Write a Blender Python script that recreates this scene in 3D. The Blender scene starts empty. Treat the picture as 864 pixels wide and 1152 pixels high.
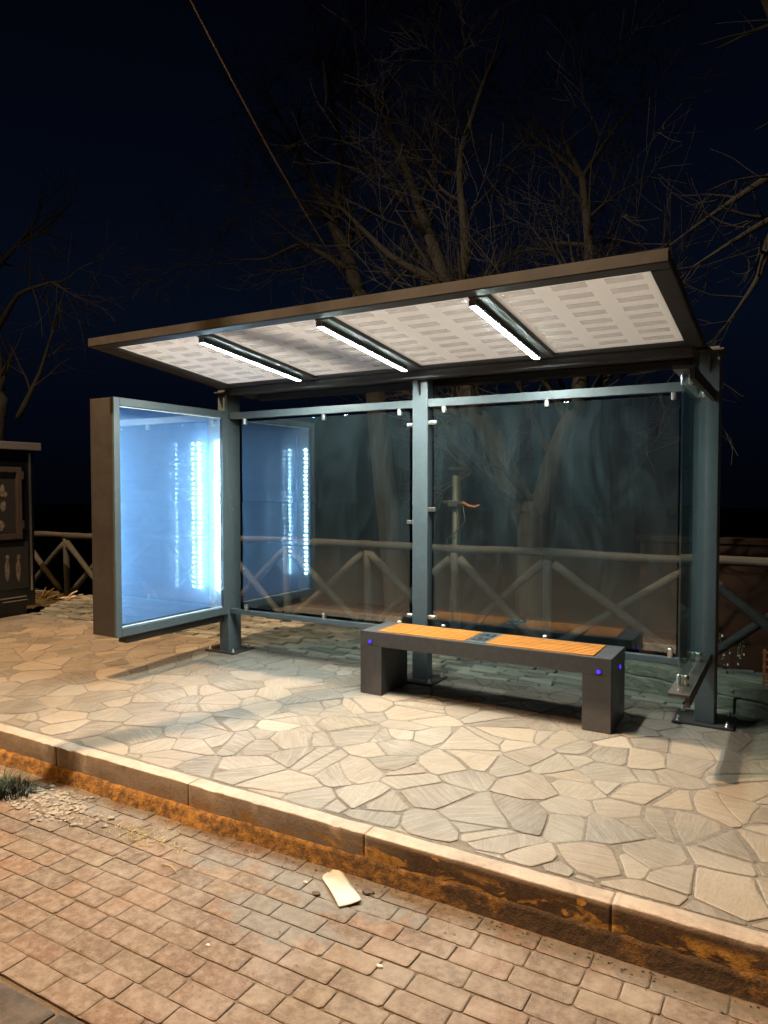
import bpy, bmesh, math, random
from mathutils import Vector, Matrix, noise

random.seed(7)
R = math.radians
scene = bpy.context.scene
COL = scene.collection
PI = math.pi

# ------------------------------------------------------------------ helpers
def tag(o, label=None, cat=None, group=None, kind=None):
    if label: o['label'] = label
    if cat: o['category'] = cat
    if group: o['group'] = group
    if kind: o['kind'] = kind
    return o

def thing(name, loc, label, cat, group=None):
    o = bpy.data.objects.new(name, None)
    o.location = loc
    o.empty_display_size = 0.1
    COL.objects.link(o)
    return tag(o, label, cat, group)

def mk(name, bm, mats, parent=None, smooth=False):
    me = bpy.data.meshes.new(name)
    bmesh.ops.recalc_face_normals(bm, faces=bm.faces[:])
    bm.to_mesh(me)
    bm.free()
    if not isinstance(mats, (list, tuple)): mats = [mats]
    for m in mats: me.materials.append(m)
    if smooth:
        for p in me.polygons: p.use_smooth = True
    o = bpy.data.objects.new(name, me)
    COL.objects.link(o)
    if parent is not None:
        o.parent = parent
        if parent.type == 'EMPTY':
            o.matrix_parent_inverse = Matrix.Translation(-Vector(parent.location))
    return o

def new(): return bmesh.new()

def box(bm, x0, x1, y0, y1, z0, z1, bev=0.003, mi=0, M=None, seg=2):
    t = bmesh.new()
    bmesh.ops.create_cube(t, size=1)
    for v in t.verts:
        v.co = Vector((x0 + (v.co.x + .5) * (x1 - x0), y0 + (v.co.y + .5) * (y1 - y0), z0 + (v.co.z + .5) * (z1 - z0)))
    if bev: bmesh.ops.bevel(t, geom=t.edges[:], offset=bev, segments=seg, affect='EDGES', profile=.6)
    if M is not None: t.transform(M)
    for f in t.faces: f.material_index = mi
    me = bpy.data.meshes.new('tmp'); t.to_mesh(me); t.free()
    bm.from_mesh(me); bpy.data.meshes.remove(me)
    return bm

def frame_of(d):
    d = d.normalized()
    a = Vector((0, 0, 1)) if abs(d.z) < .9 else Vector((1, 0, 0))
    u = d.cross(a).normalized(); w = d.cross(u).normalized()
    return u, w

def tube(bm, pts, radii, n=8, cap=True, mi=0, rough=0):
    pts = [Vector(p) for p in pts]
    if not isinstance(radii, (list, tuple)): radii = [radii] * len(pts)
    rings = []
    u = None
    for i, p in enumerate(pts):
        d = pts[min(i + 1, len(pts) - 1)] - pts[max(i - 1, 0)]
        if d.length < 1e-7: d = Vector((0, 0, 1))
        d.normalize()
        if u is None: u, w = frame_of(d)
        else:
            u = (u - d * u.dot(d))
            if u.length < 1e-6: u, w = frame_of(d)
            u.normalize(); w = d.cross(u)
        ring = []
        for k in range(n):
            a = 2 * PI * k / n
            rr = radii[i] * (1 + (random.uniform(-rough, rough) if rough else 0))
            ring.append(bm.verts.new(p + (u * math.cos(a) + w * math.sin(a)) * rr))
        rings.append(ring)
    for i in range(len(rings) - 1):
        for k in range(n):
            f = bm.faces.new((rings[i][k], rings[i][(k + 1) % n], rings[i + 1][(k + 1) % n], rings[i + 1][k]))
            f.material_index = mi; f.smooth = True
    if cap:
        f = bm.faces.new(rings[0][::-1]); f.material_index = mi
        f = bm.faces.new(rings[-1]); f.material_index = mi
    return bm

def cyl(bm, p0, p1, r, n=16, mi=0, bev=0):
    p0, p1 = Vector(p0), Vector(p1)
    if bev:
        d = (p1 - p0).normalized()
        tube(bm, [p0, p0 + d * bev, p1 - d * bev, p1], [r - bev, r, r, r - bev], n, mi=mi)
    else:
        tube(bm, [p0, p1], r, n, mi=mi)
    return bm

def prism(bm, poly, a, b, axis, mi=0):
    """extrude a 2D polygon between a and b along the axis (0,1,2)"""
    def P(p, t):
        c = [p[0], p[1]]; c.insert(axis, t); return Vector(c)
    lo = [bm.verts.new(P(p, a)) for p in poly]; hi = [bm.verts.new(P(p, b)) for p in poly]
    n = len(poly)
    fs = [bm.faces.new(lo[::-1]), bm.faces.new(hi)]
    for k in range(n): fs.append(bm.faces.new((lo[k], lo[(k + 1) % n], hi[(k + 1) % n], hi[k])))
    for f in fs: f.material_index = mi
    return bm

# ------------------------------------------------------------------ materials
class NT:
    def __init__(s, name):
        s.m = bpy.data.materials.new(name); s.m.use_nodes = True
        s.t = s.m.node_tree; s.t.nodes.clear()
        s.out = s.t.nodes.new('ShaderNodeOutputMaterial')
    def n(s, typ, **kw):
        nd = s.t.nodes.new(typ)
        for k, v in kw.items():
            if k.startswith('_'): setattr(nd, k[1:], v)
            else: nd.inputs[k.replace('__', ' ')].default_value = v
        return nd
    def l(s, a, b): s.t.links.new(a, b)
    def coord(s, kind='Object', scale=(1, 1, 1)):
        tc = s.n('ShaderNodeTexCoord'); mp = s.n('ShaderNodeMapping'); mp.inputs['Scale'].default_value = scale
        s.l(tc.outputs[kind], mp.inputs['Vector']); return mp.outputs[0]
    def noise(s, vec, scale, detail=4, rough=.6, dist=0):
        nd = s.n('ShaderNodeTexNoise'); nd.inputs['Scale'].default_value = scale; nd.inputs['Detail'].default_value = detail
        nd.inputs['Roughness'].default_value = rough; nd.inputs['Distortion'].default_value = dist
        if vec is not None: s.l(vec, nd.inputs['Vector'])
        return nd.outputs['Fac']
    def ramp(s, fac, stops):
        nd = s.n('ShaderNodeValToRGB'); e = nd.color_ramp.elements
        while len(e) < len(stops): e.new(.5)
        for i, (p, c) in enumerate(stops):
            e[i].position = p; e[i].color = (c[0], c[1], c[2], 1) if not isinstance(c, (int, float)) else (c, c, c, 1)
        s.l(fac, nd.inputs[0]); return nd.outputs['Color']
    def mix(s, fac, a, b, mode='MIX'):
        nd = s.n('ShaderNodeMix'); nd.data_type = 'RGBA'; nd.blend_type = mode
        for sock, v in ((nd.inputs[0], fac), (nd.inputs[6], a), (nd.inputs[7], b)):
            if hasattr(v, 'links') or hasattr(v, 'is_linked'): s.l(v, sock)
            elif isinstance(v, (int, float)): sock.default_value = v
            else: sock.default_value = (v[0], v[1], v[2], 1)
        return nd.outputs[2]
    def math(s, op, a, b=0, clamp=False):
        nd = s.n('ShaderNodeMath'); nd.operation = op; nd.use_clamp = clamp
        for i, v in enumerate((a, b)):
            if hasattr(v, 'is_linked'): s.l(v, nd.inputs[i])
            else: nd.inputs[i].default_value = v
        return nd.outputs[0]
    def bump(s, h, strength=.3, dist=.01, normal=None):
        nd = s.n('ShaderNodeBump'); nd.inputs['Strength'].default_value = strength; nd.inputs['Distance'].default_value = dist
        s.l(h, nd.inputs['Height'])
        if normal is not None: s.l(normal, nd.inputs['Normal'])
        return nd.outputs[0]
    def bsdf(s, color, rough=.5, metal=0, normal=None, spec=.5):
        b = s.n('ShaderNodeBsdfPrincipled')
        for sock, v in ((b.inputs['Base Color'], color), (b.inputs['Roughness'], rough), (b.inputs['Metallic'], metal), (b.inputs['Specular IOR Level'], spec)):
            if hasattr(v, 'is_linked'): s.l(v, sock)
            elif isinstance(v, (int, float)): sock.default_value = v
            else: sock.default_value = (v[0], v[1], v[2], 1)
        if normal is not None: s.l(normal, b.inputs['Normal'])
        return b.outputs[0]
    def done(s, sh): s.l(sh, s.out.inputs['Surface']); return s.m

def paint_metal(name, col, rough=.42, dirt=.25):
    t = NT(name); v = t.coord()
    n1 = t.noise(v, 3, 5); n2 = t.noise(v, 180, 2); n3 = t.noise(v, 22, 5, .7)
    c = t.mix(t.ramp(n3, [(.45, 0), (.75, dirt)]), col, [min(1, x * 1.7 + .02) for x in col])
    rr = t.ramp(n1, [(.3, rough - .08), (.7, rough + .14)])
    return t.done(t.bsdf(c, rr, 0, t.bump(n2, .08, .002)))

def plain(name, col, rough=.5, metal=0, var=.15, scale=12, bs=.15):
    t = NT(name); v = t.coord(); n1 = t.noise(v, scale, 5)
    c = t.mix(t.ramp(n1, [(.3, 0), (.7, 1)]), [x * (1 - var) for x in col], [min(1, x * (1 + var)) for x in col])
    return t.done(t.bsdf(c, rough, metal, t.bump(t.noise(v, scale * 8, 3), bs, .004)))

def emit(name, col, strength):
    t = NT(name); e = t.n('ShaderNodeEmission'); e.inputs[0].default_value = (*col, 1); e.inputs[1].default_value = strength
    return t.done(e.outputs[0])

M_FRAME = paint_metal('anthracite_paint', (.052, .065, .071))
M_FRAME_DK = paint_metal('anthracite_paint_dark', (.026, .021, .019), .5)
M_BENCH = paint_metal('bench_paint', (.045, .040, .040), .45, .4)
M_STEEL = plain('stainless_steel', (.62, .61, .58), .28, 1, .1, 60, .05)
M_TUBE = emit('led_tube_light', (.86, 1.0, .94), 680)
M_LED = emit('led_bulb_light', (.50, .84, 1.0), 190); M_LED_DIM = emit('led_bulb_light_dim', (.50, .84, 1.0), 150)
M_BLUELED = emit('blue_indicator_light', (.06, .03, 1.0), 2.2)

def glass(name, refl=.06, dirt=.05, tint=(.93, .97, .97)):
    t = NT(name); v = t.coord('Object')
    tr = t.n('ShaderNodeBsdfTransparent'); tr.inputs[0].default_value = (*tint, 1)
    gl = t.n('ShaderNodeBsdfGlossy'); gl.inputs['Roughness'].default_value = .0
    gl.inputs['Color'].default_value = (.95, .97, 1, 1)
    fr = t.n('ShaderNodeFresnel'); geo = t.n('ShaderNodeNewGeometry')
    # thin pane: the same reflectance from either side of each face
    t.l(t.math('SUBTRACT', 1.5, t.math('MULTIPLY', geo.outputs['Backfacing'], 1.5 - 1 / 1.5)), fr.inputs['IOR'])
    fac = t.math('ADD', fr.outputs[0], refl, True)
    m1 = t.n('ShaderNodeMixShader'); t.l(fac, m1.inputs[0]); t.l(tr.outputs[0], m1.inputs[1]); t.l(gl.outputs[0], m1.inputs[2])
    # wiped-on dust and finger smears
    vs = t.coord('Object', (1.2, 1.2, .45))
    n1 = t.noise(vs, 2.4, 7, .68, 1.6); n2 = t.noise(vs, 16, 5, .7, 2.0)
    d = t.math('MULTIPLY', t.ramp(n1, [(.42, .04), (.70, 1)]), t.ramp(n2, [(.35, .35), (.75, 1)]))
    scr = t.noise(t.coord('Object', (30, 30, .8)), 4, 3, .6, .2)
    d = t.math('ADD', t.math('MULTIPLY', d, .55), t.math('ADD', .13, t.ramp(scr, [(.60, 0), (.70, .35)])))
    d = t.math('MULTIPLY', d, dirt, True)
    df = t.n('ShaderNodeBsdfDiffuse'); df.inputs[0].default_value = (.30, .42, .46, 1)
    m2 = t.n('ShaderNodeMixShader'); t.l(d, m2.inputs[0]); t.l(m1.outputs[0], m2.inputs[1]); t.l(df.outputs[0], m2.inputs[2])
    return t.done(m2.outputs[0])
M_GLASS = glass('dusty_glass', .07, .05)
M_GLASS_BOX = glass('light_box_glass', .16, .02, (.92, .96, 1))
M_GLASS_WING = glass('wing_glass', .05, .10, (.80, .9, .88))

def opal(name, col, through=.56, clear=0):
    t = NT(name); v = t.coord()
    d = t.n('ShaderNodeBsdfDiffuse'); d.inputs[0].default_value = (*col, 1)
    tr = t.n('ShaderNodeBsdfTranslucent'); tr.inputs[0].default_value = (*[c * .9 for c in col], 1)
    m = t.n('ShaderNodeMixShader'); m.inputs[0].default_value = through
    t.l(d.outputs[0], m.inputs[1]); t.l(tr.outputs[0], m.inputs[2])
    if clear:
        cl_ = t.n('ShaderNodeBsdfTransparent'); m2 = t.n('ShaderNodeMixShader'); m2.inputs[0].default_value = clear
        t.l(m.outputs[0], m2.inputs[1]); t.l(cl_.outputs[0], m2.inputs[2]); return t.done(m2.outputs[0])
    return t.done(m.outputs[0])
M_OPAL = opal('opal_roof_sheet', (.69, .74, .83))
M_CELL = opal('roof_cell_strip', (.80, .80, .82), .5, .68)

def box_panel():
    t = NT('lit_back_panel'); v = t.coord()
    n1 = t.noise(v, 1.6, 5, .6, .8); n2 = t.noise(t.coord('Object', (1, 1, 3)), 6, 4, .6, 1.0)
    e = t.n('ShaderNodeEmission')
    f = t.math('ADD', t.math('MULTIPLY', n1, .36), t.math('MULTIPLY', n2, .14))
    t.l(t.ramp(f, [(.17, (.03, .13, .42)), (.33, (.15, .37, .80))]), e.inputs[0]); e.inputs[1].default_value = .50
    pb = t.n('ShaderNodeBsdfPrincipled'); pb.inputs['Base Color'].default_value = (.17, .26, .40, 1); pb.inputs['Roughness'].default_value = .4
    pb.inputs['Coat Weight'].default_value = 1; pb.inputs['Coat Roughness'].default_value = 0; pb.inputs['Coat IOR'].default_value = 2.5; b = pb.outputs[0]
    a = t.n('ShaderNodeAddShader'); t.l(e.outputs[0], a.inputs[0]); t.l(b, a.inputs[1])
    return t.done(a.outputs[0])
M_BOXPANEL = box_panel()
M_WHITE = plain('white_lining', (.68, .74, .80), .4)

def slat_wood():
    t = NT('orange_wood_slat'); v = t.coord('Object', (1.2, 22, 22))
    n = t.noise(v, 3.0, 5, .6, 1.2); n2 = t.noise(t.coord('Object', (1, 30, 30)), .8, 3)
    c = t.ramp(n, [(.3, (.27, .085, .012)), (.55, (.45, .15, .020)), (.75, (.56, .215, .036))])
    return t.done(t.bsdf(c, .45, 0, t.bump(n, .15, .003)))
M_SLAT = slat_wood()

def weathered(name, cols, ax=0, bs=.5):
    t = NT(name)
    sc = [18, 18, 18]; sc[ax] = 1.2
    v = t.coord('Object', sc); vo = t.coord()
    n = t.noise(v, 1.6, 6, .65, .8); nb = t.noise(vo, 5, 5)
    c = t.ramp(n, [(.28, [x * .35 for x in cols[0]]), (.45, cols[0]), (.72, cols[1])])
    c = t.mix(t.ramp(nb, [(.45, 0), (.7, .6)]), c, cols[2])
    return t.done(t.bsdf(c, .85, 0, t.bump(n, bs, .012)))
M_LOG = weathered('weathered_log', ((.020, .017, .014), (.044, .037, .031), (.016, .017, .013)))
M_LOG_UP = weathered('weathered_post', ((.019, .017, .014), (.042, .037, .031), (.016, .019, .014)), 2)
M_TIMBER = weathered('weathered_sleeper', ((.10, .10, .075), (.21, .20, .155), (.10, .12, .07)), 0, .9)

def bark(name, c0, c1):
    t = NT(name); v = t.coord('Object', (9, 9, 2.5)); n = t.noise(v, 1.6, 6, .7, .6)
    c = t.ramp(n, [(.3, c0), (.7, c1)])
    return t.done(t.bsdf(c, .9, 0, t.bump(n, .9, .03)))
M_BARK = bark('tree_bark', (.0022, .0025, .0021), (.0105, .0115, .0098))
M_TWIG = bark('tree_twig', (.0014, .0011, .0009), (.0043, .0032, .0025))

def flagstone():
    t = NT('flagstone')
    at = t.n('ShaderNodeVertexColor'); at.layer_name = 'tone'
    uv = t.n('ShaderNodeUVMap'); uv.uv_map = 'UVMap'
    mp = t.n('ShaderNodeMapping'); mp.inputs['Scale'].default_value = (3.0, 44, 1); t.l(uv.outputs[0], mp.inputs[0])
    st = t.noise(mp.outputs[0], 1.3, 6, .62, 1.3)
    v = t.coord(); n2 = t.noise(v, 2.2, 6, .65); n3 = t.noise(v, 60, 4, .7); n4 = t.noise(v, 9, 5, .7)
    c = t.mix(t.ramp(st, [(.36, .45), (.60, .0)]), at.outputs[0], (.22, .185, .15))
    c = t.mix(t.ramp(n4, [(.5, 0), (.8, .45)]), c, (.24, .20, .165))
    c = t.mix(t.ramp(n2, [(.48, 0), (.72, .45)]), c, (.27, .235, .20))
    c = t.mix(t.ramp(n3, [(.35, .4), (.55, 0)]), c, (.13, .105, .085))
    h = t.math('ADD', t.math('MULTIPLY', st, .6), t.math('MULTIPLY', n3, .4))
    rr = t.ramp(st, [(.3, .42), (.7, .72)])
    return t.done(t.bsdf(c, rr, 0, t.bump(h, .55, .008, t.bump(n4, .4, .02)), .45))
M_FLAG = flagstone()

def mortar(name, c0, c1, sc=40):
    t = NT(name); v = t.coord(); n = t.noise(v, sc, 6, .75); n2 = t.noise(v, 3, 5)
    c = t.mix(t.ramp(n2, [(.35, 0), (.65, 1)]), c0, c1)
    c = t.mix(t.ramp(n, [(.4, .6), (.6, 0)]), c, [x * .45 for x in c0])
    return t.done(t.bsdf(c, .95, 0, t.bump(n, .9, .012)))
M_JOINT = mortar('flagstone_joint', (.125, .102, .082), (.19, .162, .133))
M_BRICKJOINT = None
M_CEMENT = mortar('cement_smear', (.20, .175, .145), (.14, .12, .10), 30)
M_SOIL = mortar('dark_soil', (.03, .026, .02), (.045, .038, .028), 14)
M_ASPHALT = mortar('asphalt', (.05, .047, .044), (.065, .06, .056), 90)

def grime(t, v, col):
    # cement washed over the bricks by the kerb, and dark dirt along the gutter
    n = t.noise(v, 5, 6, .62, .4); nf = t.noise(v, 34, 5, .7)
    out = col
    for (cx, cy, rx, ry) in ((-1.72, 2.44, .55, .15), (-1.75, 2.18, .34, .11), (-3.35, 2.46, .55, .13), (-.5, 2.54, .9, .05)):
        mp = t.n('ShaderNodeMapping'); mp.inputs['Location'].default_value = (-cx / rx, -cy / ry, 0); mp.inputs['Scale'].default_value = (1 / rx, 1 / ry, 0); t.l(v, mp.inputs[0])
        ln = t.n('ShaderNodeVectorMath'); ln.operation = 'LENGTH'; t.l(mp.outputs[0], ln.inputs[0])
        d = t.math('SUBTRACT', t.math('ADD', 1.0, t.math('MULTIPLY', t.math('SUBTRACT', n, .5), 3.2)), ln.outputs['Value'])
        m = t.ramp(d, [(.0, 0), (.22, .82)])
        out = t.mix(m, out, t.ramp(nf, [(.3, (.085, .072, .062)), (.7, (.16, .142, .125))]))
    return out
def brick():
    t = NT('paving_brick')
    at = t.n('ShaderNodeVertexColor'); at.layer_name = 'tone'
    v = t.coord(); n1 = t.noise(v, 110, 5, .75); n2 = t.noise(v, 4, 6, .65); n3 = t.noise(v, 26, 6, .7); n5 = t.noise(v, 1.6, 5, .6)
    c = t.mix(t.ramp(n3, [(.42, 0), (.75, .4)]), at.outputs[0], (.38, .30, .245))
    c = t.mix(t.ramp(n1, [(.34, .75), (.5, 0)]), c, (.15, .105, .08))
    c = t.mix(t.ramp(n2, [(.52, 0), (.68, .35)]), c, (.24, .185, .15))
    c = t.mix(t.ramp(n5, [(.5, 0), (.7, .35)]), c, (.33, .275, .23))
    c = grime(t, v, c)
    h = t.math('ADD', t.math('MULTIPLY', n1, .7), n3)
    return t.done(t.bsdf(c, t.ramp(n2, [(.4, .75), (.7, .55)]), 0, t.bump(h, .6, .006), .35))
M_BRICK = brick()
def sett():
    t = NT('worn_sett')
    at = t.n('ShaderNodeVertexColor'); at.layer_name = 'tone'
    v = t.coord('Object', (1, 2.5, 1)); n1 = t.noise(v, 60, 5, .75); n2 = t.noise(v, 7, 6, .7)
    c = t.mix(t.ramp(n2, [(.42, 0), (.7, .7)]), at.outputs[0], (.20, .19, .15))
    c = t.mix(t.ramp(n1, [(.34, .7), (.5, 0)]), c, (.10, .095, .08))
    return t.done(t.bsdf(c, .6, 0, t.bump(t.math('ADD', n1, n2), .8, .012)))
M_SETT = sett()
def brick_joint():
    t = NT('brick_joint'); v = t.coord(); n = t.noise(v, 60, 6, .75); n2 = t.noise(v, 3, 5)
    c = t.mix(t.ramp(n2, [(.35, 0), (.65, 1)]), (.115, .08, .052), (.15, .11, .075))
    c = t.mix(t.ramp(n, [(.4, .6), (.6, 0)]), c, (.05, .036, .024))
    return t.done(t.bsdf(grime(t, v, c), .95, 0, t.bump(n, .9, .01)))
M_BRICKJOINT = brick_joint()

def slab():
    t = NT('basalt_slab')
    at = t.n('ShaderNodeVertexColor'); at.layer_name = 'tone'
    v = t.coord(); n1 = t.noise(v, 50, 5, .75); n3 = t.noise(v, 8, 6, .7)
    c = t.mix(t.ramp(n3, [(.4, 0), (.62, .8)]), at.outputs[0], (.10, .072, .05))
    c = t.mix(t.ramp(n1, [(.35, .5), (.6, 0)]), c, (.03, .022, .016))
    return t.done(t.bsdf(c, .7, 0, t.bump(t.math('ADD', n1, n3), .8, .015)))
M_SLAB = slab()

def kerb_mat():
    t = NT('kerb_stone'); v = t.coord(); sp = t.n('ShaderNodeSeparateXYZ'); t.l(v, sp.inputs[0])
    x, z, y = sp.outputs[0], sp.outputs[2], sp.outputs[1]
    n0 = t.noise(v, 120, 4, .7); n1 = t.noise(v, 9, 6, .7); n2 = t.noise(t.coord('Object', (1, 1, 2.6)), 5, 6, .65, .6); n3 = t.noise(v, 30, 5, .7)
    base = t.ramp(n1, [(.35, (.27, .20, .15)), (.7, (.35, .275, .215))])
    base = t.mix(t.ramp(n0, [(.3, .4), (.5, 0)]), base, (.15, .11, .085))
    base = t.mix(t.ramp(n2, [(.48, 0), (.68, .6)]), base, (.17, .125, .09))
    base = t.mix(t.ramp(n3, [(.52, 0), (.68, .45)]), base, (.13, .095, .07))
    # face stain grows towards the right end and downwards
    xs = t.math('MULTIPLY', t.math('ADD', x, 2.1), 1.3, True)
    zs = t.math('MULTIPLY', t.math('SUBTRACT', -.008, z), 60, True)
    stain = t.math('MULTIPLY', t.math('MULTIPLY', xs, zs), t.ramp(n1, [(.25, .75), (.5, 1)]), True)
    c = t.mix(stain, base, t.ramp(n3, [(.3, (.035, .018, .008)), (.7, (.10, .05, .022))]))
    # remains of ochre road paint
    zp = t.math('MULTIPLY', t.math('SUBTRACT', -.035, z), 40, True)
    pm = t.ramp(n2, [(.50, 0), (.56, 1)])
    pm = t.math('MULTIPLY', t.math('MULTIPLY', pm, zp), t.ramp(n3, [(.3, .5), (.45, 1)]), True)
    pm = t.math('MULTIPLY', pm, t.math('MULTIPLY', t.math('ADD', x, 3.2), .6, True), True)
    c = t.mix(pm, c, t.ramp(n3, [(.35, (.30, .13, .02)), (.65, (.50, .27, .06))]))
    vo = t.n('ShaderNodeTexVoronoi'); vo.inputs['Scale'].default_value = 9; t.l(t.coord('Object', (1, 1, 1.15)), vo.inputs['Vector'])
    sz = t.math('MULTIPLY', t.math('SUBTRACT', t.noise(v, 4, 3), .36), 1.1)
    spot = t.math('MULTIPLY', t.ramp(t.math('SUBTRACT', t.math('ADD', sz, t.math('MULTIPLY', t.math('SUBTRACT', n3, .5), .25)), vo.outputs['Distance']), [(0, 0), (.03, 1)]), xs, True)
    c = t.mix(t.math('MULTIPLY', spot, zs, True), c, (.50, .26, .055))
    bar = t.math('MULTIPLY', n3, .5)
    return t.done(t.bsdf(c, .7, 0, t.bump(t.math('ADD', n0, bar), .5, .006)))
M_KERB = kerb_mat()

def footing_mat():
    t = NT('kerb_footing'); v = t.coord(); sp = t.n('ShaderNodeSeparateXYZ'); t.l(v, sp.inputs[0])
    n1 = t.noise(v, 22, 6, .75); n2 = t.noise(v, 6, 6, .65)
    c = t.ramp(n1, [(.34, (.05, .026, .010)), (.5, (.21, .095, .020)), (.68, (.42, .20, .035))])
    xs = t.math('MULTIPLY', t.math('ADD', sp.outputs[0], 2.0), 1.1, True)
    dk = t.math('MULTIPLY', xs, t.ramp(n2, [(.55, 1), (.66, .1)]), True)
    c = t.mix(dk, c, t.ramp(n1, [(.3, (.03, .015, .007)), (.7, (.085, .045, .02))]))
    return t.done(t.bsdf(c, .85, 0, t.bump(n1, 1, .02)))
M_FOOT = footing_mat()

M_GRASS = plain('grass_blade', (.030, .042, .014), .7, 0, .4, 20)
M_STRAW = plain('dry_straw', (.36, .26, .12), .8, 0, .3, 20)
M_PAPER = plain('pale_plastic', (.37, .335, .28), .5, 0, .18, 9)
M_PEBBLE = plain('white_crumb', (.36, .33, .29), .8)
M_LEAF = plain('dead_leaf', (.06, .04, .025), .8)
M_TWIGPALE = plain('broken_twig', (.40, .30, .22), .8)
M_RED = plain('red_brown_plaster', (.013, .005, .0035), .9, 0, .3, 2)
M_ORANGE = plain('orange_plastic', (.20, .06, .02), .5)
M_CABLE = plain('cable_sheath', (.22, .15, .07), .6)
M_PALELEAF = plain('pale_leaf', (.55, .55, .48), .6)
M_KIOSK = plain('kiosk_panel', (.002, .002, .0035), .15, 0, .3, 3)
M_KIOSKTOP = plain('kiosk_slab', (.04, .034, .04), .7, 0, .2, 6)
M_KFRAME = plain('kiosk_wood_frame', (.020, .014, .012), .5, 0, .25, 9)
M_FIG = plain('poster_pale_ink', (.075, .06, .05), .4, 0, .6, 24)
M_FIGDK = plain('poster_dark_ink', (.0025, .002, .003), .6, 0, .5, 9)
M_POLEGREEN = plain('green_grey_pole', (.012, .022, .017), .6, 0, .35, 8)
M_BLACK = plain('black_plastic', (.015, .015, .016), .5)
M_LAMPPOLE = plain('lamp_pole_steel', (.12, .125, .12), .5)

# ------------------------------------------------------------------ ground
def poly_clip(poly, nx, ny, c):
    """keep the side nx*x+ny*y <= c"""
    out = []
    for i in range(len(poly)):
        a, b = poly[i], poly[(i + 1) % len(poly)]
        da, db = nx * a[0] + ny * a[1] - c, nx * b[0] + ny * b[1] - c
        if da <= 0: out.append(a)
        if (da < 0 < db) or (db < 0 < da):
            t = da / (da - db); out.append((a[0] + (b[0] - a[0]) * t, a[1] + (b[1] - a[1]) * t))
    return out

def inset_poly(poly, d):
    out = poly
    n = len(poly)
    # signed area for the orientation
    A = sum(poly[i][0] * poly[(i + 1) % n][1] - poly[(i + 1) % n][0] * poly[i][1] for i in range(n))
    s = 1 if A > 0 else -1
    for i in range(n):
        a, b = poly[i], poly[(i + 1) % n]
        ex, ey = b[0] - a[0], b[1] - a[1]; L = math.hypot(ex, ey)
        if L < 1e-5: continue
        nx, ny = s * ey / L, -s * ex / L
        out = poly_clip(out, nx, ny, nx * a[0] + ny * a[1] - d)
        if len(out) < 3: return None
    # drop near-duplicate points
    res = []
    for p in out:
        if not res or math.hypot(p[0] - res[-1][0], p[1] - res[-1][1]) > .003: res.append(p)
    return res if len(res) > 2 else None

def stone(bm, poly, z, tone, cl, uvl, lip=.009, depth=.02, tilt=.004, mi=0, rot=None):
    inner = inset_poly(poly, lip)
    if not inner or len(inner) < 3: return
    cx = sum(p[0] for p in poly) / len(poly); cy = sum(p[1] for p in poly) / len(poly)
    tx, ty = random.uniform(-tilt, tilt), random.uniform(-tilt, tilt)
    zz = lambda p: z + (p[0] - cx) * tx * 3 + (p[1] - cy) * ty * 3
    top = [bm.verts.new((p[0], p[1], zz(p))) for p in inner]
    mid = [bm.verts.new((p[0], p[1], zz(p) - lip * .45)) for p in poly]
    low = [bm.verts.new((p[0], p[1], z - depth)) for p in poly]
    fs = [bm.faces.new(top)]
    e = None
    # stitch the inset ring to the outline by nearest walking
    n, m = len(mid), len(top)
    j0 = min(range(m), key=lambda j: (top[j].co - mid[0].co).length)
    i, j = 0, 0
    while i < n or j < m:
        a, b = mid[i % n], top[(j0 + j) % m]
        a2, b2 = mid[(i + 1) % n], top[(j0 + j + 1) % m]
        if j >= m or (i < n and (a2.co - b.co).length <= (a.co - b2.co).length):
            try: fs.append(bm.faces.new((a, a2, b)))
            except ValueError: pass
            i += 1
        else:
            try: fs.append(bm.faces.new((a, b2, b)))
            except ValueError: pass
            j += 1
    for k in range(n): fs.append(bm.faces.new((low[k], low[(k + 1) % n], mid[(k + 1) % n], mid[k])))
    ang = random.uniform(0, PI) if rot is None else rot
    ca, sa = math.cos(ang), math.sin(ang); ox, oy = random.uniform(0, 50), random.uniform(0, 50)
    for f in fs:
        f.material_index = mi
        for lp in f.loops:
            lp[cl] = (*tone, 1)
            p = lp.vert.co
            lp[uvl].uv = (p.x * ca - p.y * sa + ox, p.x * sa + p.y * ca + oy)

def jitter_outline(poly, amt, step=.07):
    out = []
    n = len(poly)
    for i in range(n):
        a, b = poly[i], poly[(i + 1) % n]
        L = math.hypot(b[0] - a[0], b[1] - a[1]); k = max(1, int(L / step))
        for q in range(k):
            t = q / k
            j = amt if q else amt * .4
            out.append((a[0] + (b[0] - a[0]) * t + random.uniform(-j, j), a[1] + (b[1] - a[1]) * t + random.uniform(-j, j)))
    return out

# far ground: one sheet, flat under the road and falling away to the sea side
bm = new()
prof = [(-260, -.26), (-60, -.26), (-10, -.26), (.4, -.26), (2.6, -.26), (6.55, -.06), (6.75, -.25), (7.6, -.95), (9.5, -2.6), (13, -4.6), (22, -7), (60, -9), (400, -9)]
xs = [-400, -120, -60, -40] + [-30 + 1.2 * i for i in range(42)] + [30, 60, 120, 400]
grid = []
for (y, z) in prof:
    row = []
    for x in xs:
        zz = z + (noise.noise(Vector((x * .4, y * .5, 0))) * .22 if y > 6.7 else 0)
        row.append(bm.verts.new((x, y, zz)))
    grid.append(row)
for i in range(len(grid) - 1):
    for j in range(len(xs) - 1): bm.faces.new((grid[i][j], grid[i][j + 1], grid[i + 1][j + 1], grid[i + 1][j]))
tag(mk('ground', bm, M_SOIL, smooth=True), kind='structure')

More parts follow.
